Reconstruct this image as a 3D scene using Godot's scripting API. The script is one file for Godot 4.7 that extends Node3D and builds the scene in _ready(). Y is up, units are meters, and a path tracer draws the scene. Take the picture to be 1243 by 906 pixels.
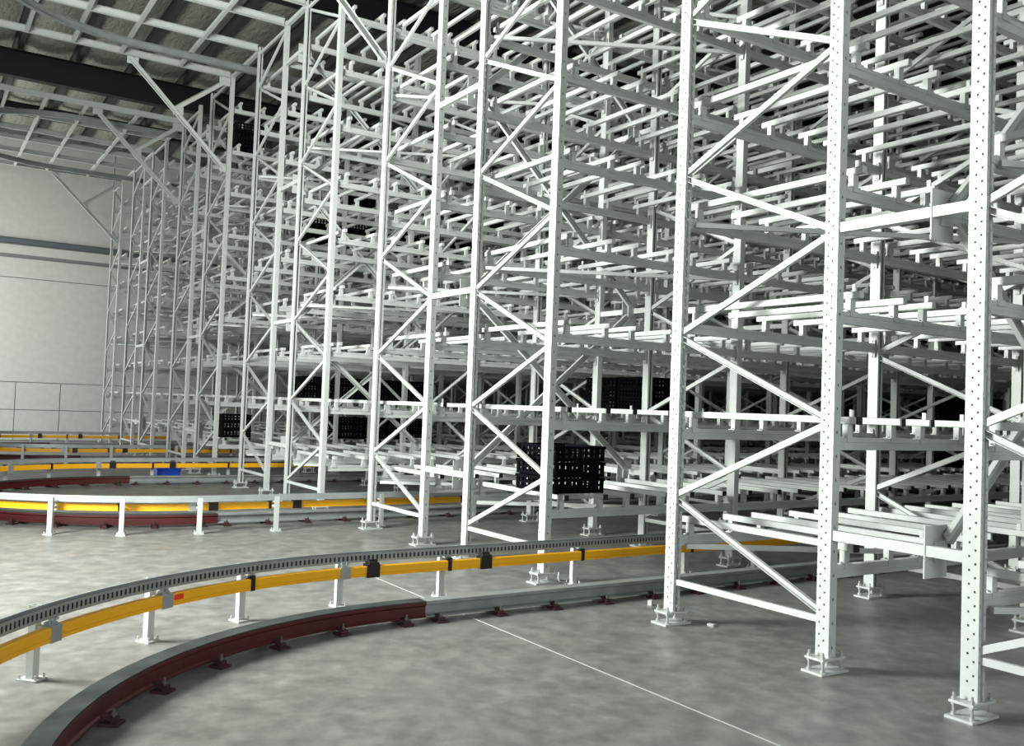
extends Node3D
# Automated pallet warehouse: white rack rows, floor rails that turn round in front of them, yellow conductor bars.
# x runs along the rack face, -z runs into the racks, y is up, metres.

const BAY := 2.4245
const NB := 9
const DEPTH := 1.4
const TOP := 7.82
const PITCH := 0.812
const L1 := 0.661
const RACKS := [0.96, -1.4, -4.49, -6.85, -9.95, -12.31, -15.4, -17.76, -20.86, -23.22, -26.31]
const AISLES := [3.207, -2.247, -7.7, -13.15, -18.6, -24.06]
const UC := [0.48, -10.425, -21.33]
const UR := 2.727
const UZ := 1.83
const ORD := ["first", "second", "third", "fourth", "fifth", "sixth", "seventh", "eighth", "ninth", "tenth", "eleventh", "twelfth"]

# crate stacks: [rack row, level, bay, slot, right or left half]
const STACKS := [[2, 1, 0, 0, 1], [6, 1, 0, 0, 1], [6, 1, 1, 0, 1], [6, 1, 1, 1, 1], [6, 1, 1, 2, 1], [6, 2, 0, 2, 1], [6, 2, 1, 0, 1], [6, 2, 1, 1, 1], [6, 2, 1, 2, 1],
	[3, 2, 1, 1, -1], [3, 2, 1, 1, 1], [3, 2, 4, 1, 1], [3, 1, 4, 1, 1], [3, 2, 4, 2, 1], [3, 1, 4, 2, 1], [6, 6, 0, 2, 1], [6, 6, 1, 0, 1], [6, 6, 1, 1, 1], [6, 6, 1, 2, 1], [6, 6, 2, 0, 1],
	[6, 7, 1, 0, 1], [6, 7, 1, 2, 1], [6, 7, 2, 0, 1], [6, 7, 2, 1, 1], [6, 8, 0, 0, 1]]

var counts := {}
var M := {}
var rng := RandomNumberGenerator.new()
var cam: Camera3D
var cam_f := 1115.45

# ---------------------------------------------------------------- mesh building
class MB:
	var v := PackedVector3Array()
	var n := PackedVector3Array()
	func tri(a: Vector3, b: Vector3, c: Vector3, nn: Vector3):
		if (c - a).cross(b - a).dot(nn) < 0.0:
			v.append_array([a, c, b])
		else:
			v.append_array([a, b, c])
		n.append_array([nn, nn, nn])
	func quad(a: Vector3, b: Vector3, c: Vector3, d: Vector3, nn: Vector3):
		tri(a, b, c, nn); tri(a, c, d, nn)
	func box(c: Vector3, s: Vector3, bs := Basis.IDENTITY):
		var h = s * 0.5
		for ax in 3:
			for sg in [-1.0, 1.0]:
				var nn = Vector3.ZERO; nn[ax] = sg
				var u = Vector3.ZERO; u[(ax + 1) % 3] = h[(ax + 1) % 3]
				var w = Vector3.ZERO; w[(ax + 2) % 3] = h[(ax + 2) % 3]
				var o = nn * h[ax]
				quad(c + bs * (o - u - w), c + bs * (o + u - w), c + bs * (o + u + w), c + bs * (o - u + w), bs * nn)
	# a box from p to q; w is its width along the side axis, h along the up axis
	func bar(p: Vector3, q: Vector3, w: float, h: float, up := Vector3.UP):
		var d = (q - p).normalized()
		var sd = d.cross(up).normalized()
		box((p + q) * 0.5, Vector3(w, h, p.distance_to(q)), Basis(sd, sd.cross(d), -d))
	# a closed outline (x = side, y = up) pushed from p to q
	func prism(o: PackedVector2Array, p: Vector3, q: Vector3, up := Vector3.UP, caps := true):
		var d = (q - p).normalized()
		var sd = d.cross(up).normalized()
		sweep(o, [p, q], [sd, sd], [sd.cross(d), sd.cross(d)], caps)
	func sweep(o: PackedVector2Array, pts: Array, sides: Array, ups: Array, caps := true):
		var ccw = 1.0 if not Geometry2D.is_polygon_clockwise(o) else -1.0
		for i in pts.size() - 1:
			for k in o.size():
				var e = o[(k + 1) % o.size()] - o[k]
				var m = Vector2(e.y, -e.x).normalized() * ccw
				var a = o[k]; var b = o[(k + 1) % o.size()]
				var p0 = pts[i] + sides[i] * a.x + ups[i] * a.y
				var p1 = pts[i] + sides[i] * b.x + ups[i] * b.y
				var p2 = pts[i + 1] + sides[i + 1] * b.x + ups[i + 1] * b.y
				var p3 = pts[i + 1] + sides[i + 1] * a.x + ups[i + 1] * a.y
				quad(p0, p1, p2, p3, (sides[i] * m.x + ups[i] * m.y).normalized())
		if caps:
			var t = Geometry2D.triangulate_polygon(o)
			for end in 2:
				var i = 0 if end == 0 else pts.size() - 1
				var j = 1 if end == 0 else pts.size() - 2
				var nn = (pts[i] - pts[j]).normalized()
				for k in range(0, t.size(), 3):
					var c = []
					for m in 3: c.append(pts[i] + sides[i] * o[t[k + m]].x + ups[i] * o[t[k + m]].y)
					tri(c[0], c[1], c[2], nn)
	func cyl(p: Vector3, q: Vector3, r: float, k := 8):
		var o = PackedVector2Array()
		for i in k: o.append(Vector2.from_angle(TAU * i / k) * r)
		var d = (q - p).normalized()
		prism(o, p, q, Vector3.UP if abs(d.y) < 0.9 else Vector3.BACK)
	# a sheet at o spanned by u (width w) and t (height h) with rows of slots cut right through; cols = [centre, first, pitch]
	func holed(o: Vector3, u: Vector3, t: Vector3, w: float, h: float, cols: Array, hw: float, hh: float, thick: float):
		var nn = u.cross(t).normalized()
		for side in 2:
			var oo = o if side == 0 else o - nn * thick
			var m = nn if side == 0 else -nn
			var x = 0.0
			for c in cols:
				_rect(oo, u, t, x, c[0] - hw * 0.5, 0.0, h, m)
				var y = 0.0
				var r = c[1]
				while r + hh * 0.5 < h:
					_rect(oo, u, t, c[0] - hw * 0.5, c[0] + hw * 0.5, y, r - hh * 0.5, m)
					y = r + hh * 0.5
					r += c[2]
				_rect(oo, u, t, c[0] - hw * 0.5, c[0] + hw * 0.5, y, h, m)
				x = c[0] + hw * 0.5
			_rect(oo, u, t, x, w, 0.0, h, m)
	func _rect(o, u, t, x0, x1, y0, y1, m):
		if x1 - x0 < 1e-5 or y1 - y0 < 1e-5: return
		quad(o + u * x0 + t * y0, o + u * x1 + t * y0, o + u * x1 + t * y1, o + u * x0 + t * y1, m)
	func add(other: MB, xf: Transform3D):
		for p in other.v: v.append(xf * p)
		for q in other.n: n.append((xf.basis * q).normalized())
	func mesh() -> ArrayMesh:
		var a = []
		a.resize(Mesh.ARRAY_MAX)
		a[Mesh.ARRAY_VERTEX] = v
		a[Mesh.ARRAY_NORMAL] = n
		var am = ArrayMesh.new()
		am.add_surface_from_arrays(Mesh.PRIMITIVE_TRIANGLES, a)
		return am

func rect(w: float, h: float, cx := 0.0, cy := 0.0) -> PackedVector2Array:
	return PackedVector2Array([Vector2(cx - w / 2, cy - h / 2), Vector2(cx + w / 2, cy - h / 2), Vector2(cx + w / 2, cy + h / 2), Vector2(cx - w / 2, cy + h / 2)])

# C channel: web towards +y of the outline when up, open towards the other side
func channel(w: float, d: float, t: float) -> PackedVector2Array:
	return PackedVector2Array([Vector2(-w / 2, -d / 2), Vector2(-w / 2 + t, -d / 2), Vector2(-w / 2 + t, d / 2 - t), Vector2(w / 2 - t, d / 2 - t), Vector2(w / 2 - t, -d / 2), Vector2(w / 2, -d / 2), Vector2(w / 2, d / 2), Vector2(-w / 2, d / 2)])

# ---------------------------------------------------------------- naming and tagging
func numbered(par: Node, called: String) -> String:
	var key = str(par.get_instance_id()) + called
	var k = counts.get(key, 0)
	counts[key] = k + 1
	return called if k == 0 else "%s_%03d" % [called, k]

func thing(called: String, label: String, category: String, at := Vector3.ZERO, group := "", kind := "") -> Node3D:
	var o := Node3D.new()
	o.name = numbered(self, called); add_child(o)
	o.position = at
	return tag(o, label, category, group, kind)

func tag(o: Node3D, label: String, category: String, group := "", kind := "") -> Node3D:
	o.set_meta("label", label); o.set_meta("category", category)
	if group: o.set_meta("group", group)
	if kind: o.set_meta("kind", kind)
	return o

func part(called: String, mesh: Mesh, mat: Material, par: Node = null, at := Vector3.ZERO, turn := 0.0) -> MeshInstance3D:
	var o := MeshInstance3D.new()
	var p = self if par == null else par
	o.name = numbered(p, called); p.add_child(o)
	o.mesh = mesh; o.material_override = mat
	o.position = at; o.rotation.y = turn
	o.cast_shadow = GeometryInstance3D.SHADOW_CASTING_SETTING_ON
	return o

func struct(called: String, mesh: Mesh, mat: Material, at := Vector3.ZERO, label := "", category := "") -> MeshInstance3D:
	var o = part(called, mesh, mat, null, at)
	o.set_meta("kind", "structure")
	if label: o.set_meta("label", label)
	if category: o.set_meta("category", category)
	return o

func many(called: String, mesh: Mesh, mat: Material, xfs: Array, label: String, category: String):
	if xfs.is_empty(): return
	var mm := MultiMesh.new()
	mm.transform_format = MultiMesh.TRANSFORM_3D
	mm.mesh = mesh
	mm.instance_count = xfs.size()
	for i in xfs.size(): mm.set_instance_transform(i, xfs[i])
	var o := MultiMeshInstance3D.new()
	o.name = numbered(self, called); add_child(o)
	o.multimesh = mm; o.material_override = mat
	tag(o, label, category, "", "stuff")

func row_words(r: int) -> String:
	return ORD[r] + " rack row from right"

# how large a segment shows: pixels of its length inside the frame, weighed by nearness
func shows(a: Vector3, b: Vector3) -> float:
	var s := 0.0
	var inv = cam.transform.affine_inverse()
	for k in 7:
		var p = inv * a.lerp(b, k / 6.0)
		if p.z > -0.3: continue
		var x = 621.5 - cam_f * p.x / p.z
		var y = 453.0 + cam_f * p.y / p.z
		if x > 2 and x < 1241 and y > 2 and y < 904: s += 1.0 / (p.z * p.z)
	return s

# ---------------------------------------------------------------- materials
func noise_tex(freq: float, c0: Color, c1: Color, oct := 4, seed_ := 1, size := 512) -> NoiseTexture2D:
	var t := NoiseTexture2D.new()
	t.width = size; t.height = size; t.seamless = true
	var f := FastNoiseLite.new()
	f.noise_type = FastNoiseLite.TYPE_SIMPLEX_SMOOTH
	f.frequency = freq; f.fractal_octaves = oct; f.seed = seed_
	t.noise = f
	var g := Gradient.new()
	g.set_color(0, c0); g.set_color(1, c1)
	t.color_ramp = g
	return t

func grainy(t: NoiseTexture2D) -> NoiseTexture2D:
	t.noise.fractal_gain = 0.68
	return t

func normal_tex(freq: float, strength: float, seed_ := 3) -> NoiseTexture2D:
	var t := noise_tex(freq, Color.BLACK, Color.WHITE, 4, seed_)
	t.color_ramp = null
	t.as_normal_map = true; t.bump_strength = strength
	return t

func mat(c: Color, rough: float, metal := 0.0, vary := 0.0) -> StandardMaterial3D:
	var m := StandardMaterial3D.new()
	m.albedo_color = c; m.roughness = rough; m.metallic = metal
	m.cull_mode = BaseMaterial3D.CULL_DISABLED
	if vary > 0.0:
		m.albedo_texture = noise_tex(0.02, Color(1 - vary, 1 - vary, 1 - vary), Color.WHITE, 5, int(c.r * 255) + 7, 256)
		m.uv1_triplanar = true; m.uv1_world_triplanar = true
		m.uv1_scale = Vector3.ONE * 0.7
	return m

func make_materials():
	M.paint = mat(Color(0.70, 0.715, 0.705), 0.42, 0.0, 0.05)
	M.paint.metallic_specular = 0.5
	M.galv = mat(Color(0.62, 0.64, 0.64), 0.45, 0.35, 0.1)
	M.rail = mat(Color(0.56, 0.58, 0.58), 0.5, 0.3, 0.15)
	M.worn = mat(Color(0.27, 0.285, 0.275), 0.8, 0.0, 0.25)
	M.worn.metallic_specular = 0.12
	M.red = mat(Color(0.29, 0.035, 0.045), 0.5, 0.0, 0.2)
	M.clamp = mat(Color(0.24, 0.11, 0.11), 0.65, 0.0, 0.3)
	M.steel = mat(Color(0.62, 0.63, 0.62), 0.45, 0.25)
	M.stud = mat(Color(0.36, 0.34, 0.32), 0.6, 0.2)
	M.yellow = mat(Color(0.90, 0.65, 0.03), 0.45)
	M.black = mat(Color(0.05, 0.05, 0.06), 0.45)
	M.crate = mat(Color(0.03, 0.033, 0.05), 0.85)
	M.crate.metallic_specular = 0.15
	M.cable = mat(Color(0.16, 0.17, 0.21), 0.7)  # dark tone for the shade behind the tray slots
	M.blue = mat(Color(0.05, 0.30, 0.80), 0.45)
	M.orange = mat(Color(0.85, 0.20, 0.05), 0.6)
	M.wall = mat(Color(0.71, 0.71, 0.695), 0.55, 0.0, 0.05)
	M.gap = mat(Color(0.42, 0.43, 0.43), 0.7)
	M.girt = mat(Color(0.30, 0.33, 0.35), 0.6)
	M.dark_steel = mat(Color(0.05, 0.065, 0.085), 0.5)
	M.purlin = mat(Color(0.22, 0.23, 0.21), 0.6)
	M.back = mat(Color(0.13, 0.135, 0.14), 0.8)  # dark tone stands for the unlit depth of the hall
	M.chalk = mat(Color(0.66, 0.67, 0.66), 0.8)
	M.foil = mat(Color(0.56, 0.56, 0.52), 0.45, 0.1)
	M.foil.normal_enabled = true
	M.foil.normal_texture = normal_tex(0.012, 12.0, 5)
	M.foil.normal_scale = 1.0
	M.foil.uv1_triplanar = true; M.foil.uv1_world_triplanar = true; M.foil.uv1_scale = Vector3(0.35, 0.35, 1.2)
	var f := StandardMaterial3D.new()
	f.albedo_texture = grainy(noise_tex(0.0065, Color(0.395, 0.391, 0.381), Color(0.56, 0.554, 0.54), 9, 11, 2048))
	f.uv1_triplanar = true; f.uv1_world_triplanar = true; f.uv1_scale = Vector3.ONE * 0.22
	f.detail_enabled = true
	f.detail_albedo = noise_tex(0.05, Color(0.80, 0.80, 0.80), Color(1, 1, 1), 4, 23, 512)
	f.detail_blend_mode = BaseMaterial3D.BLEND_MODE_MUL
	f.roughness_texture = noise_tex(0.008, Color(0.30, 0.30, 0.30), Color(0.55, 0.55, 0.55), 4, 31, 512)
	f.roughness = 1.0
	f.metallic_specular = 0.5
	M.floor = f

# ---------------------------------------------------------------- main
func _ready():
	rng.seed = 20
	setup_camera()
	setup_light()
	make_materials()
	build_shell()
	build_ceiling()
	build_frames()
	build_beams_and_rails()
	build_row_ties()
	build_tracks()
	build_canopies()
	build_crates()
	build_bits()

func setup_camera():
	cam = Camera3D.new()
	cam.name = "camera"
	var yaw := -0.992602165; var pitch := 0.0362998842; var roll := 0.0367125306
	var fw := Vector3(sin(yaw) * cos(pitch), sin(pitch), -cos(yaw) * cos(pitch))
	var rt := fw.cross(Vector3.UP).normalized()
	var up := rt.cross(fw)
	var r2 := rt * cos(roll) + up * sin(roll)
	var u2 := up * cos(roll) - rt * sin(roll)
	cam.transform = Transform3D(Basis(r2, u2, -fw), Vector3(3.791, 1.5966, 4.9099))
	cam.fov = 44.2055
	cam.near = 0.05; cam.far = 200.0
	cam.current = true
	add_child(cam)

func setup_light():
	var e := Environment.new()
	e.background_mode = Environment.BG_SKY
	var s := Sky.new()
	var ps := ProceduralSkyMaterial.new()
	ps.sky_top_color = Color(0.62, 0.72, 0.84); ps.sky_horizon_color = Color(0.86, 0.89, 0.92)
	ps.ground_bottom_color = Color(0.45, 0.45, 0.43); ps.ground_horizon_color = Color(0.7, 0.72, 0.72)
	ps.sun_angle_max = 0.0
	ps.energy_multiplier = 2.0
	s.sky_material = ps
	e.sky = s
	e.tonemap_mode = Environment.TONE_MAPPER_LINEAR
	e.tonemap_exposure = 1.0
	e.sdfgi_enabled = true; e.ssao_enabled = true; e.ssil_enabled = true
	var we := WorldEnvironment.new()
	we.name = "world_environment"; we.environment = e
	add_child(we)
	# daylight that enters by the tall window opening in the front wall
	var a := AreaLight3D.new()
	a.name = "window_daylight"
	a.area_size = Vector2(2.4, 3.2)
	a.position = Vector3(-4.6, 3.9, 7.3)
	a.light_color = Color(0.98, 1.0, 0.97)
	a.light_energy = 248.0
	a.area_normalize_energy = true
	a.shadow_enabled = true
	add_child(a)
	# added lamp in an invented doorway, brightens the far left wall
	var b := AreaLight3D.new()
	b.name = "far_wall_fill"
	b.area_size = Vector2(5.0, 6.4)
	b.position = Vector3(-24.2, 3.6, 7.3)
	b.light_color = Color(0.98, 1.0, 0.97)
	b.light_energy = 98.0
	b.area_normalize_energy = true
	b.shadow_enabled = true
	add_child(b)
	# added fill lamp in an invented opening, lifts the right-hand faces
	var c := AreaLight3D.new()
	c.name = "side_fill"
	c.area_size = Vector2(5.0, 4.6)
	c.position = Vector3(9.4, 3.2, 4.5)
	c.rotation.y = PI / 2
	c.light_color = Color(0.97, 1.0, 0.99)
	c.light_energy = 50.0
	c.area_normalize_energy = true
	c.shadow_enabled = true
	add_child(c)

# ---------------------------------------------------------------- room shell
func build_shell():
	var b := MB.new()
	b.box(Vector3(-9.3, -0.15, -8.0), Vector3(38.6, 0.3, 33.0))
	var fl = struct("floor", b.mesh(), M.floor, Vector3.ZERO, "grey polished concrete floor with thin pale joint lines")
	# pale joint lines drawn along the slab cuts
	var jl := MB.new(); jl.box(Vector3(1.6, 0.001, 1.30), Vector3(12.4, 0.002, 0.009))
	part("joint_line", jl.mesh(), M.chalk, fl)
	# left wall: sheet panels in front of a dark backing so that the joints are recessed
	var w := MB.new(); w.box(Vector3(-28.4, 4.9, -8.0), Vector3(0.3, 9.8, 33.0))
	var wl = struct("wall_left", w.mesh(), M.gap, Vector3.ZERO, "white sheet-panelled wall at the far left end")
	var rows = [[0.0, 0.94, 1.25], [0.94, 1.79, 1.25], [1.79, 5.0, 7.5], [5.0, 5.62, 7.5], [5.72, 6.02, 7.5], [6.22, 9.4, 7.5]]
	var cache := {}
	for r in rows:
		var z := 7.22
		while z > -24.0:
			var wd: float = r[2]
			var key = "%.2f %.2f" % [r[1] - r[0], wd]
			if not cache.has(key):
				var pb := MB.new(); pb.box(Vector3.ZERO, Vector3(0.04, r[1] - r[0] - 0.022, wd - 0.022)); cache[key] = pb.mesh()
			part("panel", cache[key], M.wall, wl, Vector3(-28.23, (r[0] + r[1]) * 0.5, z - wd * 0.5))
			z -= wd
	var g := MB.new(); g.box(Vector3(-28.17, 6.12, -8.0), Vector3(0.14, 0.13, 31.5))
	struct("trim_1", g.mesh(), M.girt, Vector3.ZERO, "dark horizontal steel ledge high on the white wall")
	# far end of the hall, its darkness put into the wall colour
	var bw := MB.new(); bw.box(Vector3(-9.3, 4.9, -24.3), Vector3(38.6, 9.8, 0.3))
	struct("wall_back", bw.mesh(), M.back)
	# right wall with an added light opening, front wall with window and added doorway
	var rw := MB.new()
	rw.box(Vector3(9.6, 4.9, -11.3), Vector3(0.3, 9.8, 26.4))
	rw.box(Vector3(9.6, 4.9, 7.3), Vector3(0.3, 9.8, 0.4))
	rw.box(Vector3(9.6, 7.7, 4.5), Vector3(0.3, 4.2, 5.2))
	rw.box(Vector3(9.6, 0.4, 4.5), Vector3(0.3, 0.8, 5.2))
	struct("wall_right", rw.mesh(), M.wall)
	var fw := MB.new()
	fw.box(Vector3(-27.65, 4.9, 7.65), Vector3(1.7, 9.8, 0.3))
	fw.box(Vector3(-13.8, 4.9, 7.65), Vector3(15.6, 9.8, 0.3))
	fw.box(Vector3(3.2, 4.9, 7.65), Vector3(12.8, 9.8, 0.3))
	fw.box(Vector3(-4.6, 7.7, 7.65), Vector3(2.8, 4.2, 0.3))
	fw.box(Vector3(-4.6, 1.1, 7.65), Vector3(2.8, 2.2, 0.3))
	fw.box(Vector3(-24.2, 8.4, 7.65), Vector3(5.2, 2.8, 0.3))
	struct("wall_front", fw.mesh(), M.wall)

func build_ceiling():
	var b := MB.new()
	b.box(Vector3(-9.3, 9.85, -8.0), Vector3(38.6, 0.3, 33.0))
	var ce = struct("ceiling", b.mesh(), M.purlin, Vector3.ZERO, "silver insulated roof lining between dark purlins")
	# sagging silver insulation between the purlins, which run along x every 1.24 m
	var zs := []
	for i in 14: zs.append(6.95 - 1.24 * i)
	for i in zs.size() - 1:
		var z0: float = zs[i]; var z1: float = zs[i + 1]
		var s := MB.new()
		var prev := []
		for k in 9:
			var t = k / 8.0
			prev.append(Vector3(0, 9.62 - 0.10 * sin(PI * t), lerp(z0 - 0.1, z1 + 0.1, t)))
		for k in 8:
			var p0: Vector3 = prev[k]; var p1: Vector3 = prev[k + 1]
			var nn = Vector3(0, -abs(p1.z - p0.z), -(p1.y - p0.y) * sign(p0.z - p1.z)).normalized()
			nn = Vector3(0, -(p0.z - p1.z), p0.y - p1.y).normalized()
			s.quad(Vector3(-28.2, p0.y, p0.z), Vector3(9.4, p0.y, p0.z), Vector3(9.4, p1.y, p1.z), Vector3(-28.2, p1.y, p1.z), nn)
		part("lining", s.mesh(), M.foil, ce)
		var pu := MB.new()
		pu.prism(PackedVector2Array([Vector2(-0.1, 0.12), Vector2(-0.1, 0.1), Vector2(-0.012, 0.1), Vector2(-0.012, -0.1), Vector2(-0.1, -0.1), Vector2(-0.1, -0.12), Vector2(0.012, -0.12), Vector2(0.012, 0.1), Vector2(0.1, 0.1), Vector2(0.1, 0.12)]), Vector3(-28.2, 9.58, z0), Vector3(9.4, 9.58, z0))
		part("purlin", pu.mesh(), M.purlin, ce)
	# dark rafters across the hall
	var k := 0
	for x in [-20.2, -24.6, -12.4, -4.6]:
		var r := MB.new()
		var deep = 0.62 if x != -24.6 else 0.3
		var i_ := PackedVector2Array([Vector2(-0.12, -deep), Vector2(0.12, -deep), Vector2(0.12, -deep + 0.02), Vector2(0.012, -deep + 0.02), Vector2(0.012, -0.02), Vector2(0.12, -0.02), Vector2(0.12, 0), Vector2(-0.12, 0), Vector2(-0.12, -0.02), Vector2(-0.012, -0.02), Vector2(-0.012, -deep + 0.02), Vector2(-0.12, -deep + 0.02)])
		r.prism(i_, Vector3(x, 9.4, 7.3), Vector3(x, 9.4, -24.0))
		part("rafter", r.mesh(), M.dark_steel, ce)
		k += 1

# ---------------------------------------------------------------- upright frames
func post_mesh(holes: bool) -> MB:
	# lipped channel, outer web at -x, open towards +x
	var b := MB.new()
	var h := TOP - 0.097
	var y0 := 0.097
	var t := 0.0035
	if holes:
		var A = Vector3(-0.05, y0, -0.034)
		b.holed(Vector3(-0.05, y0, -0.034), Vector3(0, 0, 1), Vector3.UP, 0.068, h, [[0.034, 0.06, 0.15]], 0.012, 0.018, t)
		b.holed(Vector3(-0.05, y0, 0.034), Vector3(1, 0, 0), Vector3.UP, 0.1, h, [[0.040, 0.10, 0.075], [0.074, 0.06, 0.075]], 0.011, 0.012, t)
		b.holed(Vector3(-0.05, y0, -0.034), Vector3(1, 0, 0), Vector3.UP, 0.1, h, [[0.040, 0.10, 0.075], [0.074, 0.06, 0.075]], 0.011, 0.012, -t)
		b.holed(Vector3(0.05, y0, -0.034), Vector3(0, 0, 1), Vector3.UP, 0.0225, h, [[0.011, 0.09, 0.075]], 0.009, 0.012, -t)
		b.holed(Vector3(0.05, y0, 0.0115), Vector3(0, 0, 1), Vector3.UP, 0.0225, h, [[0.011, 0.06, 0.075]], 0.009, 0.012, -t)
		# the folded edges of the two lips
		b.box(Vector3(0.044, y0 + h / 2, -0.0115), Vector3(0.015, h, 0.003))
		b.box(Vector3(0.044, y0 + h / 2, 0.0115), Vector3(0.015, h, 0.003))
	else:
		var o := PackedVector2Array([Vector2(-0.05, -0.034), Vector2(0.05, -0.034), Vector2(0.05, -0.0115), Vector2(0.046, -0.0115), Vector2(0.046, -0.030), Vector2(-0.046, -0.030), Vector2(-0.046, 0.030), Vector2(0.046, 0.030), Vector2(0.046, 0.0115), Vector2(0.05, 0.0115), Vector2(0.05, 0.034), Vector2(-0.05, 0.034)])
		b.prism(o, Vector3(0, y0, 0), Vector3(0, TOP, 0), Vector3.BACK)
	return b

func foot_parts() -> Dictionary:
	var d := {}
	var p := MB.new(); p.box(Vector3(0, 0.007, 0), Vector3(0.16, 0.014, 0.26)); d.base = p
	var q := MB.new(); q.box(Vector3(0, 0.09, 0), Vector3(0.14, 0.014, 0.22)); d.level = q
	var bo := MB.new()
	bo.cyl(Vector3(0, 0.012, 0), Vector3(0, 0.135, 0), 0.008, 8)
	bo.cyl(Vector3(0, 0.014, 0), Vector3(0, 0.03, 0), 0.015, 6)
	bo.cyl(Vector3(0, 0.068, 0), Vector3(0, 0.083, 0), 0.015, 6)
	bo.cyl(Vector3(0, 0.097, 0), Vector3(0, 0.112, 0), 0.015, 6)
	d.bolt = bo
	return d

func build_frames():
	var ph := post_mesh(true)
	var pp := post_mesh(false)
	var ft := foot_parts()
	var m_ph = ph.mesh(); var m_pp = pp.mesh()
	var m_base = ft.base.mesh(); var m_lev = ft.level.mesh(); var m_bolt = ft.bolt.mesh()
	var foot := MB.new()
	foot.add(ft.base, Transform3D.IDENTITY); foot.add(ft.level, Transform3D.IDENTITY)
	for sx in [-0.052, 0.052]:
		for sz in [-0.088, 0.088]:
			foot.add(ft.bolt, Transform3D(Basis.IDENTITY, Vector3(sx, 0, sz)))
	var m_foot = foot.mesh()
	# braces: horizontal and the two diagonals, each between the posts of a frame
	var ch := channel(0.042, 0.03, 0.0035)
	var half := DEPTH / 2
	var step := 0.6135
	var hz := MB.new(); hz.prism(channel(0.042, 0.03, 0.0035), Vector3(-half + 0.03, 0, 0), Vector3(half - 0.03, 0, 0), Vector3.BACK)
	var du := MB.new(); du.prism(ch, Vector3(-half + 0.035, 0.022, 0), Vector3(half - 0.035, step - 0.022, 0), Vector3.BACK)
	var dd := MB.new(); dd.prism(ch, Vector3(half - 0.035, 0.022, 0), Vector3(-half + 0.035, step - 0.022, 0), Vector3.FORWARD)
	var m_hz = hz.mesh(); var m_du = du.mesh(); var m_dd = dd.mesh()
	var whole := {}
	for r in RACKS.size():
		var low_left = r % 2 == 0
		for i in NB + 1:
			var at = Vector3(RACKS[r] + half, 0, -BAY * i)
			var lab = "white braced upright frame, "
			lab += ("front end" if i == 0 else ORD[i - 1] + " frame behind the front") + " of " + row_words(r)
			var far_ = i > 3 or (r > 6 and i > 1) or (r == 0 and i > 0)
			if far_:
				if not whole.has(low_left):
					var wb := MB.new()
					wb.add(pp, Transform3D(Basis.IDENTITY, Vector3(-half, 0, 0)))
					wb.add(pp, Transform3D(Basis(Vector3.UP, PI), Vector3(half, 0, 0)))
					wb.add(foot, Transform3D(Basis.IDENTITY, Vector3(-half, 0, 0)))
					wb.add(foot, Transform3D(Basis.IDENTITY, Vector3(half, 0, 0)))
					wb.add(hz, Transform3D(Basis.IDENTITY, Vector3(0, 0.32, 0)))
					for k in 12:
						var left = (k % 2 == 0) == low_left
						wb.add(du if left else dd, Transform3D(Basis.IDENTITY, Vector3(0, 0.345 + step * k, 0)))
					whole[low_left] = wb.mesh()
				var o = part("upright_frame", whole[low_left], M.paint, null, at)
				tag(o, lab, "rack frame", "upright frames of the rack rows")
				continue
			var f = thing("upright_frame", lab, "rack frame", at, "upright frames of the rack rows")
			var near = i == 0 and r < 4
			for s in [-1, 1]:
				part("post", m_ph if near else m_pp, M.paint, f, Vector3(half * s, 0, 0), 0.0 if s < 0 else PI)
				if near:
					var bp = part("base_plate", m_base, M.paint, f, Vector3(half * s, 0, 0))
					part("levelling_plate", m_lev, M.paint, f, Vector3(half * s, 0, 0))
					for sx in [-0.052, 0.052]:
						for sz in [-0.088, 0.088]:
							part("anchor_bolt", m_bolt, M.steel, f, Vector3(half * s + sx, 0, sz))
				else:
					part("foot", m_foot, M.paint, f, Vector3(half * s, 0, 0))
			part("horizontal_brace", m_hz, M.paint, f, Vector3(0, 0.318, 0))
			part("horizontal_brace", m_hz, M.paint, f, Vector3(0, 7.72, 0))
			for k in 12:
				var left = (k % 2 == 0) == low_left
				part("diagonal_brace", m_du if left else m_dd, M.paint, f, Vector3(0, 0.345 + step * k, 0))

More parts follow.
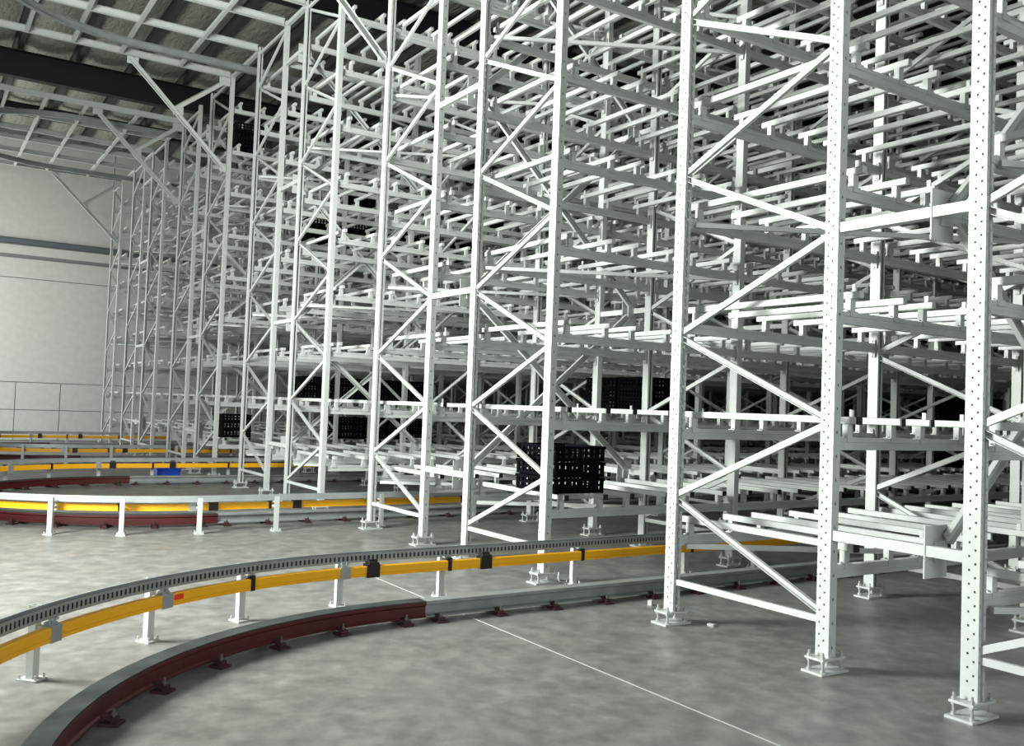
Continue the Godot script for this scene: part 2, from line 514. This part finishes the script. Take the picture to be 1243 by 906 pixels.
# ---------------------------------------------------------------- beams and pallet rails
func build_beams_and_rails():
	var half := DEPTH / 2
	# beam: folded box with a groove along both faces, top at local y 0, centred on its length
	var bl := BAY - 0.09
	var bo := PackedVector2Array([Vector2(-0.024, -0.078), Vector2(0.024, -0.078), Vector2(0.024, -0.056), Vector2(0.020, -0.052), Vector2(0.020, -0.030), Vector2(0.024, -0.026), Vector2(0.024, 0), Vector2(-0.024, 0), Vector2(-0.024, -0.026), Vector2(-0.020, -0.030), Vector2(-0.020, -0.052), Vector2(-0.024, -0.056)])
	var bm := MB.new(); bm.prism(bo, Vector3(0, 0, -bl / 2), Vector3(0, 0, bl / 2))
	var cn := MB.new(); cn.box(Vector3(0, -0.045, 0), Vector3(0.056, 0.16, 0.007))
	cn.box(Vector3(0.0, 0.022, -0.006), Vector3(0.014, 0.014, 0.012)); cn.box(Vector3(0.0, -0.112, -0.006), Vector3(0.014, 0.014, 0.012))
	var whole := MB.new(); whole.add(bm, Transform3D.IDENTITY)
	whole.add(cn, Transform3D(Basis.IDENTITY, Vector3(0, 0, bl / 2 - 0.005)))
	whole.add(cn, Transform3D(Basis(Vector3.UP, PI), Vector3(0, 0, -bl / 2 + 0.005)))
	var m_bm = bm.mesh(); var m_cn = cn.mesh(); var m_beam = whole.mesh()
	# pallet rail: square tube on two stubs that clip on the beams, origin at the beam top, mid-depth
	var tube := MB.new(); tube.prism(PackedVector2Array([Vector2(-0.022, 0.092), Vector2(-0.018, 0.088), Vector2(0.018, 0.088), Vector2(0.022, 0.092), Vector2(0.022, 0.131), Vector2(0.018, 0.135), Vector2(-0.018, 0.135), Vector2(-0.022, 0.131)]), Vector3(-half - 0.085, 0, 0), Vector3(half + 0.085, 0, 0))
	var stub := MB.new(); stub.box(Vector3(0, 0.046, 0), Vector3(0.04, 0.084, 0.05)); stub.box(Vector3(0, 0.003, 0), Vector3(0.056, 0.006, 0.085))
	stub.box(Vector3(-0.028, -0.012, 0), Vector3(0.006, 0.034, 0.07)); stub.box(Vector3(0.028, -0.012, 0), Vector3(0.006, 0.034, 0.07))
	stub.cyl(Vector3(0, 0.006, 0.034), Vector3(0, 0.016, 0.034), 0.008, 6)
	var cap := MB.new(); cap.box(Vector3(0, 0.111, 0), Vector3(0.012, 0.050, 0.047))
	var pin := MB.new(); pin.box(Vector3(0, 0.158, 0), Vector3(0.028, 0.048, 0.012))
	var xe := half + 0.088
	var rail := MB.new(); rail.add(tube, Transform3D.IDENTITY)
	for s in [-1, 1]:
		rail.add(stub, Transform3D(Basis.IDENTITY, Vector3(half * s, 0, 0)))
	var m_tube = tube.mesh(); var m_stub = stub.mesh(); var m_cap = cap.mesh(); var m_pin = pin.mesh(); var m_rail = rail.mesh()
	var offs := [0.17, 0.63, 0.96, 1.42, 1.75, 2.21]
	var beams := []; var rails := []
	for r in RACKS.size():
		for lv in 9:
			var y = L1 + PITCH * lv
			for i in NB:
				for s in [-1, 1]:
					var p = Vector3(RACKS[r] + half + half * s, y, -BAY * (i + 0.5))
					var sc = shows(p + Vector3(0, 0, -bl / 2), p + Vector3(0, 0, bl / 2))
					for c in STACKS:
						if c[0] == r and c[1] - 1 == lv and c[2] == i: sc += 10.0
					beams.append([sc, p, r, lv, i, s])
				for k in 6:
					var p = Vector3(RACKS[r] + half, y + 0.001, -BAY * i - offs[k])
					var sc = shows(p + Vector3(-half, 0, 0), p + Vector3(half, 0, 0))
					for c in STACKS:
						if c[0] == r and c[1] - 1 == lv and c[2] == i and c[3] == k / 2: sc += 10.0
					rails.append([sc, p, r, lv, i, k])
	var by = func(a, b): return a[0] > b[0]
	beams.sort_custom(by); rails.sort_custom(by)
	var rest := []
	for j in beams.size():
		var q = beams[j]
		if j >= 300:
			rest.append(Transform3D(Basis.IDENTITY, q[1])); continue
		var r: int = q[2]
		var aisle_side = (q[5] > 0) == (r % 2 == 0)
		var lab = "white load beam on %s side, %s level, %s bay, %s" % ["aisle" if aisle_side else "gap", ORD[q[3]], ORD[q[4]], row_words(r)]
		if j < 160:
			var o = part("load_beam", m_bm, M.paint, null, q[1])
			tag(o, lab, "beam", "load beams of the rack rows", "thing")
			part("end_connector", m_cn, M.paint, o, Vector3(0, 0, bl / 2 - 0.005))
			part("end_connector", m_cn, M.paint, o, Vector3(0, 0, -bl / 2 + 0.005), PI)
		else:
			tag(part("load_beam", m_beam, M.paint, null, q[1]), lab, "beam", "load beams of the rack rows", "thing")
	many("distant_load_beams", m_beam, M.paint, rest, "white load beams deep inside the rack rows", "beams")
	rest = []
	for j in rails.size():
		var q = rails[j]
		if j >= 300:
			rest.append(Transform3D(Basis.IDENTITY, q[1])); continue
		var lab = "white pallet rail, %s of six, %s level, %s bay, %s" % [ORD[q[5]], ORD[q[3]], ORD[q[4]], row_words(q[2])]
		if j < 170:
			var o = thing("pallet_rail", lab, "pallet rail", q[1], "pallet rails across the rack rows")
			part("tube", m_tube, M.paint, o)
			for s in [-1, 1]:
				part("stub", m_stub, M.paint, o, Vector3(half * s, 0, 0))
				if q[3] < 2: part("end_cap", m_cap, M.black, o, Vector3(xe * s, 0, 0))
			if q[5] != 1 and q[5] != 4:
				part("stop_pin", m_pin, M.paint, o, Vector3((half + 0.03) * (1 if q[2] % 2 == 1 else -1), 0, 0))
		else:
			var o = part("pallet_rail", m_rail, M.paint, null, q[1])
			tag(o, lab, "pallet rail", "pallet rails across the rack rows")
			if q[3] < 2:
				for s in [-1, 1]: part("end_cap", m_cap, M.black, o, Vector3(xe * s, 0, 0))
	many("distant_pallet_rails", m_rail, M.paint, rest, "white pallet rails deep inside the rack rows", "pallet rails")

# ---------------------------------------------------------------- ties between back-to-back rows, bracing in the gaps and plan bracing
func build_row_ties():
	var gap := 0.96
	var sp := MB.new(); sp.prism(rect(0.05, 0.062), Vector3(0.052, 0, 0), Vector3(gap - 0.052, 0, 0), Vector3.UP)
	var m_sp = sp.mesh()
	var pl := MB.new(); pl.box(Vector3(0, 0, 0), Vector3(0.008, 0.30, 0.22)); pl.box(Vector3(0.012, 0, -0.02), Vector3(0.016, 0.12, 0.10))
	var m_pl = pl.mesh()
	var heights := [0.86, 2.81, 5.0, 7.1]
	var names := ["low", "shoulder-high", "upper", "topmost"]
	for g in [0, 2, 4, 6, 8]:
		# rows g (right) and g + 1 (left)
		var x0: float = RACKS[g + 1] + DEPTH
		for i in [0, 1, 2, 3, 5, 7]:
			for k in 4:
				var o = thing("row_tie", "%s white tie between rack rows %s and %s from right, %s" % [names[k], ORD[g], ORD[g + 1], "at the front" if i == 0 else ORD[i - 1] + " frame behind front"], "tie bar", Vector3(x0, heights[k], -BAY * i), "ties between back-to-back rack rows")
				part("tie_bar", m_sp, M.paint, o)
				if i == 0 or i == 1: part("gusset_plate", m_pl, M.paint, o, Vector3(0.68, -0.01, -0.08 if i == 0 else 0.08))
		for k in 3:
			var o = thing("gap_bracing", "%s white crossed bracing in the gap between rows %s and %s from right" % [["lowest", "middle", "highest"][k], ORD[g], ORD[g + 1]], "bracing", Vector3(x0 + 0.722, 0, 0), "crossed bracing between rack rows")
			var ya: float = heights[k]; var yb: float = heights[k + 1]
			var d1 := MB.new(); d1.prism(channel(0.07, 0.035, 0.004), Vector3(0.0, ya + 0.06, -0.14), Vector3(0.0, yb - 0.08, -BAY + 0.14), Vector3.LEFT)
			part("diagonal", d1.mesh(), M.paint, o)
			var d2 := MB.new(); d2.prism(channel(0.07, 0.035, 0.004), Vector3(0.04, yb - 0.08, -0.14), Vector3(0.04, ya + 0.06, -BAY + 0.14), Vector3.LEFT)
			part("diagonal", d2.mesh(), M.paint, o)
	var ps := MB.new(); ps.prism(rect(0.036, 0.036), Vector3(0.06, 0, -0.075), Vector3(DEPTH - 0.06, 0, -BAY + 0.075))
	var m_ps = ps.mesh()
	for r in RACKS.size():
		for k in 3:
			var o = part("plan_brace", m_ps, M.paint, null, Vector3(RACKS[r], [0.585, 3.04, 5.5][k], 0))
			tag(o, "thin white flat diagonal strut, %s, first bay, %s" % [["lowest", "middle", "highest"][k], row_words(r)], "strut", "flat diagonal struts inside rack rows")

# ---------------------------------------------------------------- tracks on the floor
# points of a U of half-width rad round (cx, UZ): down one aisle, round, and back up the other; sides point outwards
func u_path(cx: float, rad: float, z_end: float, a0 := 0.0, a1 := PI, straight := true, n_arc := 72, step := 0.0) -> Array:
	var pts := []; var sides := []; var ups := []
	if straight:
		pts.append(Vector3(cx - rad, 0, z_end)); sides.append(Vector3.LEFT)
	for i in n_arc + 1:
		var a = lerp(a0, a1, float(i) / n_arc)
		pts.append(Vector3(cx - rad * cos(a), 0, UZ + rad * sin(a))); sides.append(Vector3(-cos(a), 0, sin(a)))
	if straight:
		pts.append(Vector3(cx + rad, 0, z_end)); sides.append(Vector3.RIGHT)
	for i in pts.size(): ups.append(Vector3.UP)
	return [pts, sides, ups]

func u_spot(cx: float, rad: float, leg: int, ang: float, z: float) -> Array:
	# leg -1 is the left aisle, +1 the right one; ang > 0 lies on the bend, else z on the straight
	var a = maxf(ang, 0.0)
	var side = Vector3(leg * cos(a), 0, sin(a))
	var p = Vector3(cx, 0, UZ) + side * rad
	if ang <= 0.0: p.z = z
	return [p, side]

func build_tracks():
	var io := PackedVector2Array([Vector2(-0.055, 0.03), Vector2(0.055, 0.03), Vector2(0.055, 0.042), Vector2(0.018, 0.052), Vector2(0.018, 0.112), Vector2(0.052, 0.122), Vector2(0.055, 0.128), Vector2(0.055, 0.15), Vector2(-0.055, 0.15), Vector2(-0.055, 0.128), Vector2(-0.052, 0.122), Vector2(-0.018, 0.112), Vector2(-0.018, 0.052), Vector2(-0.055, 0.042)])
	var body := PackedVector2Array([Vector2(-0.058, 0.03), Vector2(0.058, 0.03), Vector2(0.058, 0.04), Vector2(0.046, 0.05), Vector2(0.046, 0.110), Vector2(0.058, 0.120), Vector2(0.058, 0.143), Vector2(-0.058, 0.143), Vector2(-0.058, 0.120), Vector2(-0.046, 0.110), Vector2(-0.046, 0.05), Vector2(-0.058, 0.04)])
	var head := rect(0.118, 0.008, 0, 0.147)
	# rail clamp: sole plate, clip and stud, local x points away from the rail
	var c1 := MB.new(); c1.box(Vector3(0.035, 0.007, 0), Vector3(0.10, 0.014, 0.085)); c1.box(Vector3(0.015, 0.036, 0), Vector3(0.065, 0.016, 0.045), Basis(Vector3.BACK, -0.25))
	c1.box(Vector3(0.052, 0.022, 0), Vector3(0.026, 0.028, 0.05))
	var c2 := MB.new(); c2.cyl(Vector3(0.045, 0.016, 0), Vector3(0.045, 0.078, 0), 0.006, 8); c2.cyl(Vector3(0.045, 0.045, 0), Vector3(0.045, 0.058, 0), 0.013, 6)
	var cw := MB.new(); cw.add(c1, Transform3D.IDENTITY); cw.add(c2, Transform3D.IDENTITY)
	var m_c1 = c1.mesh(); var m_c2 = c2.mesh(); var m_cw = cw.mesh()
	var aisle_names := ["aisle beside the camera", "nearest aisle", "second nearest aisle", "third nearest aisle", "fourth nearest aisle", "farthest aisle"]
	for p in 3:
		var cx: float = UC[p]
		for leg in [-1, 1]:
			var ai = 2 * p + (1 if (leg < 0) == (p == 0) else 0)
			ai = [[0, 1], [2, 3], [4, 5]][p][1 if leg < 0 else 0]
			var x = cx + UR * leg
			var b := MB.new(); b.prism(io, Vector3(x, 0, UZ - 0.153), Vector3(x, 0, -21.8))
			var o = part("crane_rail", b.mesh(), M.rail)
			tag(o, "straight grey steel floor rail running into the %s" % aisle_names[ai], "rail", "straight floor rails")
			var z := UZ - 0.25
			while z > (-9.0 if p == 0 else -4.0):
				for s in [-1, 1]:
					if p == 0 and leg < 0:
						var c = part("rail_clamp", m_c1, M.clamp, o, Vector3(x + 0.06 * s, 0, z), 0.0 if s > 0 else PI)
						part("stud", m_c2, M.stud, c)
					else:
						part("rail_clamp", m_cw, M.clamp, o, Vector3(x + 0.06 * s, 0, z), 0.0 if s > 0 else PI)
				z -= 0.52
		# the red bend
		var q = u_path(cx, UR, UZ - 0.15)
		var rb := MB.new(); rb.sweep(body, q[0], q[1], q[2])
		var o = part("curved_rail", rb.mesh(), M.red)
		tag(o, ["dark red curved floor rail sweeping through the foreground", "dark red curved rail joining the second and third nearest aisles", "dark red curved rail near the far white wall"][p], "rail", "curved floor rails")
		var hb := MB.new(); hb.sweep(head, q[0], q[1], q[2])
		part("running_surface", hb.mesh(), M.worn, o).set_meta("label", "worn grey steel running surface")
		var na := 17
		for i in na:
			var a = PI * (i + 0.06) / (na - 1 + 0.12)
			var sd = Vector3(-cos(a), 0, sin(a))
			for s in [-1, 1]:
				var pos = Vector3(cx, 0, UZ) + sd * (UR + 0.062 * s)
				var yaw = atan2(-sd.z * s, sd.x * s)
				if p == 0:
					var c = part("rail_clamp", m_c1, M.clamp, o, pos, yaw)
					part("stud", m_c2, M.stud, c)
				else:
					part("rail_clamp", m_cw, M.clamp, o, pos, yaw)
		build_conductor(p, cx)

func build_conductor(p: int, cx: float):
	var z_end := -3.3 if p == 0 else -2.2
	var where = ["round the foreground bend", "before second and third nearest aisles", "near the far white wall"][p]
	# yellow conductor bar with a groove on both faces
	var yo := PackedVector2Array([Vector2(-0.025, 0.253), Vector2(0.025, 0.253), Vector2(0.025, 0.272), Vector2(0.021, 0.275), Vector2(0.025, 0.278), Vector2(0.025, 0.326), Vector2(0.021, 0.330), Vector2(-0.021, 0.330), Vector2(-0.025, 0.326), Vector2(-0.025, 0.278), Vector2(-0.021, 0.275), Vector2(-0.025, 0.272)])
	var q = u_path(cx, UR + 0.5, z_end)
	var b := MB.new(); b.sweep(yo, q[0], q[1], q[2])
	var bar = part("conductor_bar", b.mesh(), M.yellow)
	tag(bar, "yellow conductor bar carried on white posts " + where, "conductor bar", "yellow conductor bars")
	# fittings along the bar; local x points outwards
	var hang := MB.new(); hang.box(Vector3(0, 0.292, 0), Vector3(0.062, 0.09, 0.085)); hang.box(Vector3(0.01, 0.343, 0), Vector3(0.05, 0.016, 0.05)); hang.cyl(Vector3(0.0, 0.335, 0.02), Vector3(0.0, 0.37, 0.02), 0.007); hang.cyl(Vector3(0.0, 0.335, -0.02), Vector3(0.0, 0.37, -0.02), 0.007)
	var jc := MB.new(); jc.box(Vector3(0, 0.292, 0), Vector3(0.058, 0.086, 0.035)); jc.box(Vector3(0.01, 0.342, 0.01), Vector3(0.03, 0.014, 0.05))
	var fb := MB.new(); fb.box(Vector3(0, 0.295, 0), Vector3(0.085, 0.10, 0.105)); fb.box(Vector3(-0.01, 0.352, 0), Vector3(0.07, 0.016, 0.085))
	for s in [-0.03, 0.03]: fb.cyl(Vector3(-0.02, 0.36, s), Vector3(-0.02, 0.375, s), 0.008)
	fb.cyl(Vector3(-0.02, 0.375, -0.035), Vector3(-0.02, 0.375, 0.035), 0.007)
	var m_h = hang.mesh(); var m_j = jc.mesh(); var m_f = fb.mesh()
	for leg in [-1, 1]:
		for f in [[m_h, "hanger", 0.83, 0], [m_h, "hanger", 0.545, 0], [m_h, "hanger", 0.084, 0], [m_j, "joint_cap", 0.325, 0], [m_j, "joint_cap", 0, 1.19], [m_j, "joint_cap", 0, -0.165], [m_j, "joint_cap", 0, -1.5], [m_f, "feed_box", 0.012, 0], [m_f, "feed_box", 0, 0.85], [m_h, "hanger", 1.1, 0], [m_h, "hanger", 1.4, 0]]:
			var u = u_spot(cx, UR + 0.5, leg, f[2], f[3])
			part(f[1], f[0], M.galv if f[1] == "hanger" else M.black, bar, u[0], atan2(-u[1].z, u[1].x))
	if p == 0:
		var st := MB.new(); st.box(Vector3(-0.0262, 0.303, 0), Vector3(0.0016, 0.034, 0.075))
		var u = u_spot(cx, UR + 0.5, -1, 0.516, 0)
		part("sticker", st.mesh(), M.orange, bar, u[0], atan2(-u[1].z, u[1].x)).set_meta("label", "small red sticker on the yellow bar")
	# slotted cable tray above it: inner wall with slots, floor, plain outer wall
	var rt := UR + 0.57
	var qt = u_path(cx, rt, z_end)
	var tb := MB.new()
	tb.sweep(rect(0.05, 0.003, 0, 0.3555), qt[0], qt[1], qt[2])
	tb.sweep(rect(0.003, 0.075, 0.0245, 0.392), qt[0], qt[1], qt[2])
	tb.sweep(rect(0.012, 0.003, 0.019, 0.428), qt[0], qt[1], qt[2])
	var tray = part("cable_tray", tb.mesh(), M.galv)
	tag(tray, "slotted galvanised cable tray above the yellow bar " + where, "cable tray", "slotted cable trays")
	var sw := MB.new()
	var ri := rt - 0.025
	# inner wall as a band with a slot every 36 mm (only solid bands on the far bends)
	var segs := []
	var arc := PI * ri
	var run := UZ - z_end
	var total := 2 * run + arc
	var ds := 0.018
	var at = func(s: float) -> Array:
		if s < run: return [Vector3(cx - ri, 0, z_end + s), Vector3.LEFT]
		if s > run + arc: return [Vector3(cx + ri, 0, z_end + (total - s)), Vector3.RIGHT]
		var a = (s - run) / ri
		return [Vector3(cx - ri * cos(a), 0, UZ + ri * sin(a)), Vector3(-cos(a), 0, sin(a))]
	var nseg := int(total / ds)
	if p > 0: nseg = int(total / 0.12)
	for i in nseg:
		var a = at.call(total * i / nseg); var c = at.call(total * (i + 1) / nseg)
		var bands = [[0.355, 0.370], [0.405, 0.420]]
		if p > 0 or i % 2 == 0: bands = [[0.355, 0.420]]
		for bd in bands:
			for off in [0.0, 0.003]:
				sw.quad(a[0] + a[1] * off + Vector3.UP * bd[0], c[0] + c[1] * off + Vector3.UP * bd[0], c[0] + c[1] * off + Vector3.UP * bd[1], a[0] + a[1] * off + Vector3.UP * bd[1], -a[1] if off == 0.0 else a[1])
	part("slotted_side", sw.mesh(), M.galv, tray)
	var cb := MB.new()  # added strips inside the tray, their dark colour shades the slots
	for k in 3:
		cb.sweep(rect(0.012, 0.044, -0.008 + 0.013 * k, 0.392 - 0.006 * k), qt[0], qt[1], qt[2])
	part("slot_shade", cb.mesh(), M.cable, tray).set_meta("label", "added dark strips that put shade behind the tray slots")
	# posts with their arms; each stands on the floor by itself
	var po := MB.new()
	po.prism(PackedVector2Array([Vector2(-0.022, -0.025), Vector2(0.022, -0.025), Vector2(0.022, 0.025), Vector2(0.018, 0.025), Vector2(0.018, -0.021), Vector2(-0.018, -0.021), Vector2(-0.018, 0.025), Vector2(-0.022, 0.025)]), Vector3(0, 0.01, 0), Vector3(0, 0.41, 0), Vector3.BACK)
	var bp := MB.new(); bp.box(Vector3(0, 0.005, 0), Vector3(0.12, 0.01, 0.10))
	for sx in [-0.047, 0.047]:
		for sz in [-0.037, 0.037]: bp.cyl(Vector3(sx, 0.01, sz), Vector3(sx, 0.035, sz), 0.006, 6)
	var arm := MB.new(); arm.box(Vector3(-0.08, 0.343, 0), Vector3(0.11, 0.012, 0.04)); arm.box(Vector3(-0.083, 0.29, 0.0), Vector3(0.116, 0.02, 0.03))
	var m_po = po.mesh(); var m_bp = bp.mesh(); var m_arm = arm.mesh()
	var aisles = ["aisle beside camera", "nearest aisle", "second nearest aisle", "third nearest aisle", "fourth nearest aisle", "farthest aisle"]
	for leg in [-1, 1]:
		var nth := 0
		var spots = [[0.0, -2.6], [0.0, -1.6], [0.0, -0.22], [0.0, 1.16], [0.068, 0], [0.31, 0], [0.53, 0], [0.80, 0], [1.06, 0], [1.33, 0]]
		for k in spots.size():
			var sp = spots[k]
			if sp[0] <= 0.0 and sp[1] < z_end: continue
			if p == 0 and leg > 0: continue
			var u = u_spot(cx, UR + 0.68, leg, sp[0], sp[1])
			var ai = [[0, 1], [2, 3], [4, 5]][p][1 if leg < 0 else 0]
			nth += 1
			var o = thing("rail_post", "white steel post under yellow bar, %s counted outwards from inside the %s" % [ORD[nth - 1], aisles[ai]], "post", u[0], "posts under the yellow bars")
			o.rotation.y = atan2(-u[1].z, u[1].x)
			part("post_body", m_po, M.paint, o); part("base_plate", m_bp, M.paint, o); part("arm", m_arm, M.paint, o)

# ---------------------------------------------------------------- overhead canopies that carry the upper guide rails
func build_canopies():
	for p in [1, 2]:
		var cx: float = UC[p]
		var rows = [[3, 4, 5, 6], [7, 8, 9, 10]][p - 1]
		var xs := []
		for r in rows:
			xs.append(RACKS[r]); xs.append(RACKS[r] + DEPTH)
		# outer: left post of first row (faces its aisle) and right post of last row
		xs.sort()
		xs = xs.slice(1, 7)
		var bend = ["second and third nearest aisles", "fourth and farthest aisles"][p - 1]
		for k in xs.size():
			var x: float = xs[k]
			var b := MB.new()
			b.prism(channel(0.12, 0.05, 0.005), Vector3(x, TOP - 0.02, 4.9), Vector3(x, TOP - 0.02, 0.046), Vector3.LEFT)
			var o = part("canopy_beam", b.mesh(), M.paint)
			tag(o, "white roof-high beam reaching forward over %s, %s from the left" % [bend, ORD[k]], "beam", "forward beams over the bends", "thing")
			if k == 0 or k == xs.size() - 1:
				var kb = thing("knee_brace", "white sloping knee brace under %s beam over %s" % ["leftmost" if k == 0 else "rightmost", bend], "knee brace", Vector3(x, 0, 0), "knee braces under the forward beams")
				var d := MB.new(); d.prism(channel(0.085, 0.045, 0.004), Vector3(0, 5.96, 0.095), Vector3(0, 7.70, 1.86), Vector3.LEFT)
				part("main_strut", d.mesh(), M.paint, kb)
				var e := MB.new(); e.prism(channel(0.085, 0.045, 0.004), Vector3(0, 6.95, 1.02), Vector3(0, 7.66, 0.12), Vector3.LEFT)
				part("short_strut", e.mesh(), M.paint, kb)
				var gp := MB.new(); gp.box(Vector3(0, 6.9, 0.98), Vector3(0.012, 0.16, 0.18)); gp.box(Vector3(0, 7.665, 1.82), Vector3(0.012, 0.13, 0.2)); gp.box(Vector3(0, 7.65, 0.15), Vector3(0.012, 0.16, 0.2)); gp.box(Vector3(0, 5.98, 0.11), Vector3(0.012, 0.16, 0.12))
				part("gusset_plates", gp.mesh(), M.paint, kb).set_meta("kind", "stuff")
		var zi := 0
		for z in [0.0, 0.99, 2.03, 2.82, 3.55, 4.3]:
			var o = thing("canopy_tube", "white cross tube over %s, %s out from the racks" % [bend, ORD[zi]], "tube", Vector3(0, TOP - 0.05, z), "cross tubes over the bends")
			zi += 1
			for k in xs.size() - 1:
				if z == 0.0 and k % 2 == 1: continue   # the frames have their own top brace
				var t := MB.new(); var gp = 0.055 if z == 0.0 else 0.03
				t.prism(rect(0.06, 0.06), Vector3(xs[k] + gp, 0, 0), Vector3(xs[k + 1] - gp, 0, 0))
				part("tube_length", t.mesh(), M.paint, o)
		# upper guide rail
		var q = u_path(cx, UR, -21.0)
		for i in q[0].size(): q[0][i].y = TOP - 0.145
		var gr := MB.new(); gr.sweep(PackedVector2Array([Vector2(-0.04, -0.06), Vector2(0.04, -0.06), Vector2(0.04, -0.05), Vector2(0.006, -0.05), Vector2(0.006, 0.05), Vector2(0.04, 0.05), Vector2(0.04, 0.06), Vector2(-0.04, 0.06), Vector2(-0.04, 0.05), Vector2(-0.006, 0.05), Vector2(-0.006, -0.05), Vector2(-0.04, -0.05)]), q[0], q[1], q[2])
		tag(part("guide_rail", gr.mesh(), M.rail), "grey overhead guide rail curving above %s" % bend, "rail", "overhead guide rails")

# ---------------------------------------------------------------- crates
func build_crates():
	var L := 0.56; var D := 0.66; var H := 0.148
	var b := MB.new()
	var cz := []; var cd := []
	for k in 8: cz.append([0.05 + (L - 0.10) * k / 7.0, 0.045, 0.052])
	for k in 10: cd.append([0.055 + (D - 0.11) * k / 9.0, 0.045, 0.052])
	b.holed(Vector3(D / 2, 0.004, L / 2), Vector3(0, 0, -1), Vector3.UP, L, H - 0.03, cz, 0.033, 0.034, 0.01)
	b.holed(Vector3(-D / 2, 0.004, -L / 2), Vector3(0, 0, 1), Vector3.UP, L, H - 0.03, cz, 0.033, 0.034, 0.01)
	b.holed(Vector3(-D / 2, 0.004, L / 2), Vector3(1, 0, 0), Vector3.UP, D, H - 0.03, cd, 0.033, 0.034, 0.01)
	b.holed(Vector3(D / 2, 0.004, -L / 2), Vector3(-1, 0, 0), Vector3.UP, D, H - 0.03, cd, 0.033, 0.034, 0.01)
	for sx in [-1, 1]:
		for sz in [-1, 1]: b.box(Vector3(sx * (D / 2 - 0.012), H / 2, sz * (L / 2 - 0.012)), Vector3(0.03, H - 0.004, 0.03))
	var rim := MB.new()
	for s in [-1, 1]:
		rim.box(Vector3(s * (D / 2), H - 0.016, 0), Vector3(0.024, 0.028, L + 0.02))
		rim.box(Vector3(0, H - 0.016, s * (L / 2)), Vector3(D - 0.02, 0.028, 0.024))
	var base := MB.new()
	for k in 7: base.box(Vector3(-D / 2 + 0.05 + (D - 0.1) * k / 6.0, 0.006, 0), Vector3(0.05, 0.01, L - 0.02))
	for k in 3: base.box(Vector3(0, 0.012, -L / 2 + 0.08 + (L - 0.16) * k / 2.0), Vector3(D - 0.02, 0.01, 0.05))
	var m_b = b.mesh(); var m_r = rim.mesh(); var m_s = base.mesh()
	# [rack row, level, bay, slot, +1 right half / -1 left half]
	for c in STACKS:
		var x = RACKS[c[0]] + DEPTH / 2 + c[4] * (DEPTH / 2 - 0.345)
		var z = -BAY * c[2] - [0.40, 1.19, 1.98][c[3]]
		var y = L1 + PITCH * (c[1] - 1) + 0.137
		for k in 3:
			var o = thing("crate", "%s black crate, %s level, %s, %s from right" % [["bottom", "middle", "top"][k], ORD[c[1] - 1], ORD[c[2]] + (" bay back" if c[4] < 0 else " bay") + " slot " + ["one", "two", "three"][c[3]], ORD[c[0]] + " rack row"], "crate", Vector3(x, y + 0.15 * k, z), "stacked black crates in the racks")
			part("crate_wall", m_b, M.crate, o); part("rim", m_r, M.crate, o); part("base_grid", m_s, M.crate, o)

func build_bits():
	var o = thing("plastic_bin", "small blue plastic bin on the floor under a far yellow bar", "bin", Vector3(-14.25, 0, 0.80))
	var b := MB.new()
	var w := 0.30; var d := 0.42; var h := 0.2
	b.box(Vector3(0, 0.006, 0), Vector3(w, 0.012, d))
	for s in [-1, 1]:
		b.box(Vector3(s * (w / 2 - 0.005), h / 2, 0), Vector3(0.01, h, d)); b.box(Vector3(0, h / 2, s * (d / 2 - 0.005)), Vector3(w - 0.02, h, 0.01))
	part("tub", b.mesh(), M.blue, o)
	var r := MB.new()
	for s in [-1, 1]:
		r.box(Vector3(s * (w / 2 + 0.006), h - 0.012, 0), Vector3(0.014, 0.024, d + 0.024)); r.box(Vector3(0, h - 0.012, s * (d / 2 + 0.006)), Vector3(w, 0.024, 0.014))
	part("rim", r.mesh(), M.blue, o)
	var s1 := MB.new(); s1.box(Vector3(0, 0.02, 0), Vector3(0.035, 0.04, 0.03), Basis(Vector3.UP, 0.5)); s1.box(Vector3(0.008, 0.042, 0), Vector3(0.02, 0.006, 0.022), Basis(Vector3.UP, 0.7))
	tag(part("packing_scrap", s1.mesh(), M.paint, null, Vector3(-1.95, 0, -0.28)), "small white packing scrap standing on floor beside the grey rail", "scrap")
	var s2 := MB.new(); s2.box(Vector3(0, 0.008, 0), Vector3(0.05, 0.016, 0.035), Basis(Vector3.UP, 0.3)); s2.box(Vector3(0.03, 0.006, 0.02), Vector3(0.02, 0.012, 0.03), Basis(Vector3.UP, 0.9))
	tag(part("paper_scrap", s2.mesh(), M.paint, null, Vector3(-1.2, 0, -0.22)), "small crumpled white scrap on floor beside a rack foot", "scrap")
	# a grey cable looped on the floor between a rack foot and the nearest post
	var cp := []
	for k in 25:
		var t := k / 24.0
		cp.append(Vector3(lerpf(-2.985, -3.03, t) + 0.05 * sin(t * PI * 1.5), 0.008 + 0.10 * pow(1.0 - t, 6.0), lerpf(-0.10, -0.19, t) + 0.035 * sin(t * TAU * 1.5)))
	var cs := []; var cu := []
	for k in 25:
		var dr: Vector3 = (cp[mini(k + 1, 24)] - cp[maxi(k - 1, 0)]).normalized()
		var sdr := dr.cross(Vector3(0.2, 1.0, 0.1)).normalized()
		cs.append(sdr); cu.append(sdr.cross(dr))
	var o8 := PackedVector2Array()
	for k in 8: o8.append(Vector2.from_angle(TAU * k / 8) * 0.006)
	var cm := MB.new(); cm.sweep(o8, cp, cs, cu)
	tag(part("cable", cm.mesh(), M.galv), "short grey cable curling on the floor beside a rack foot", "cable")
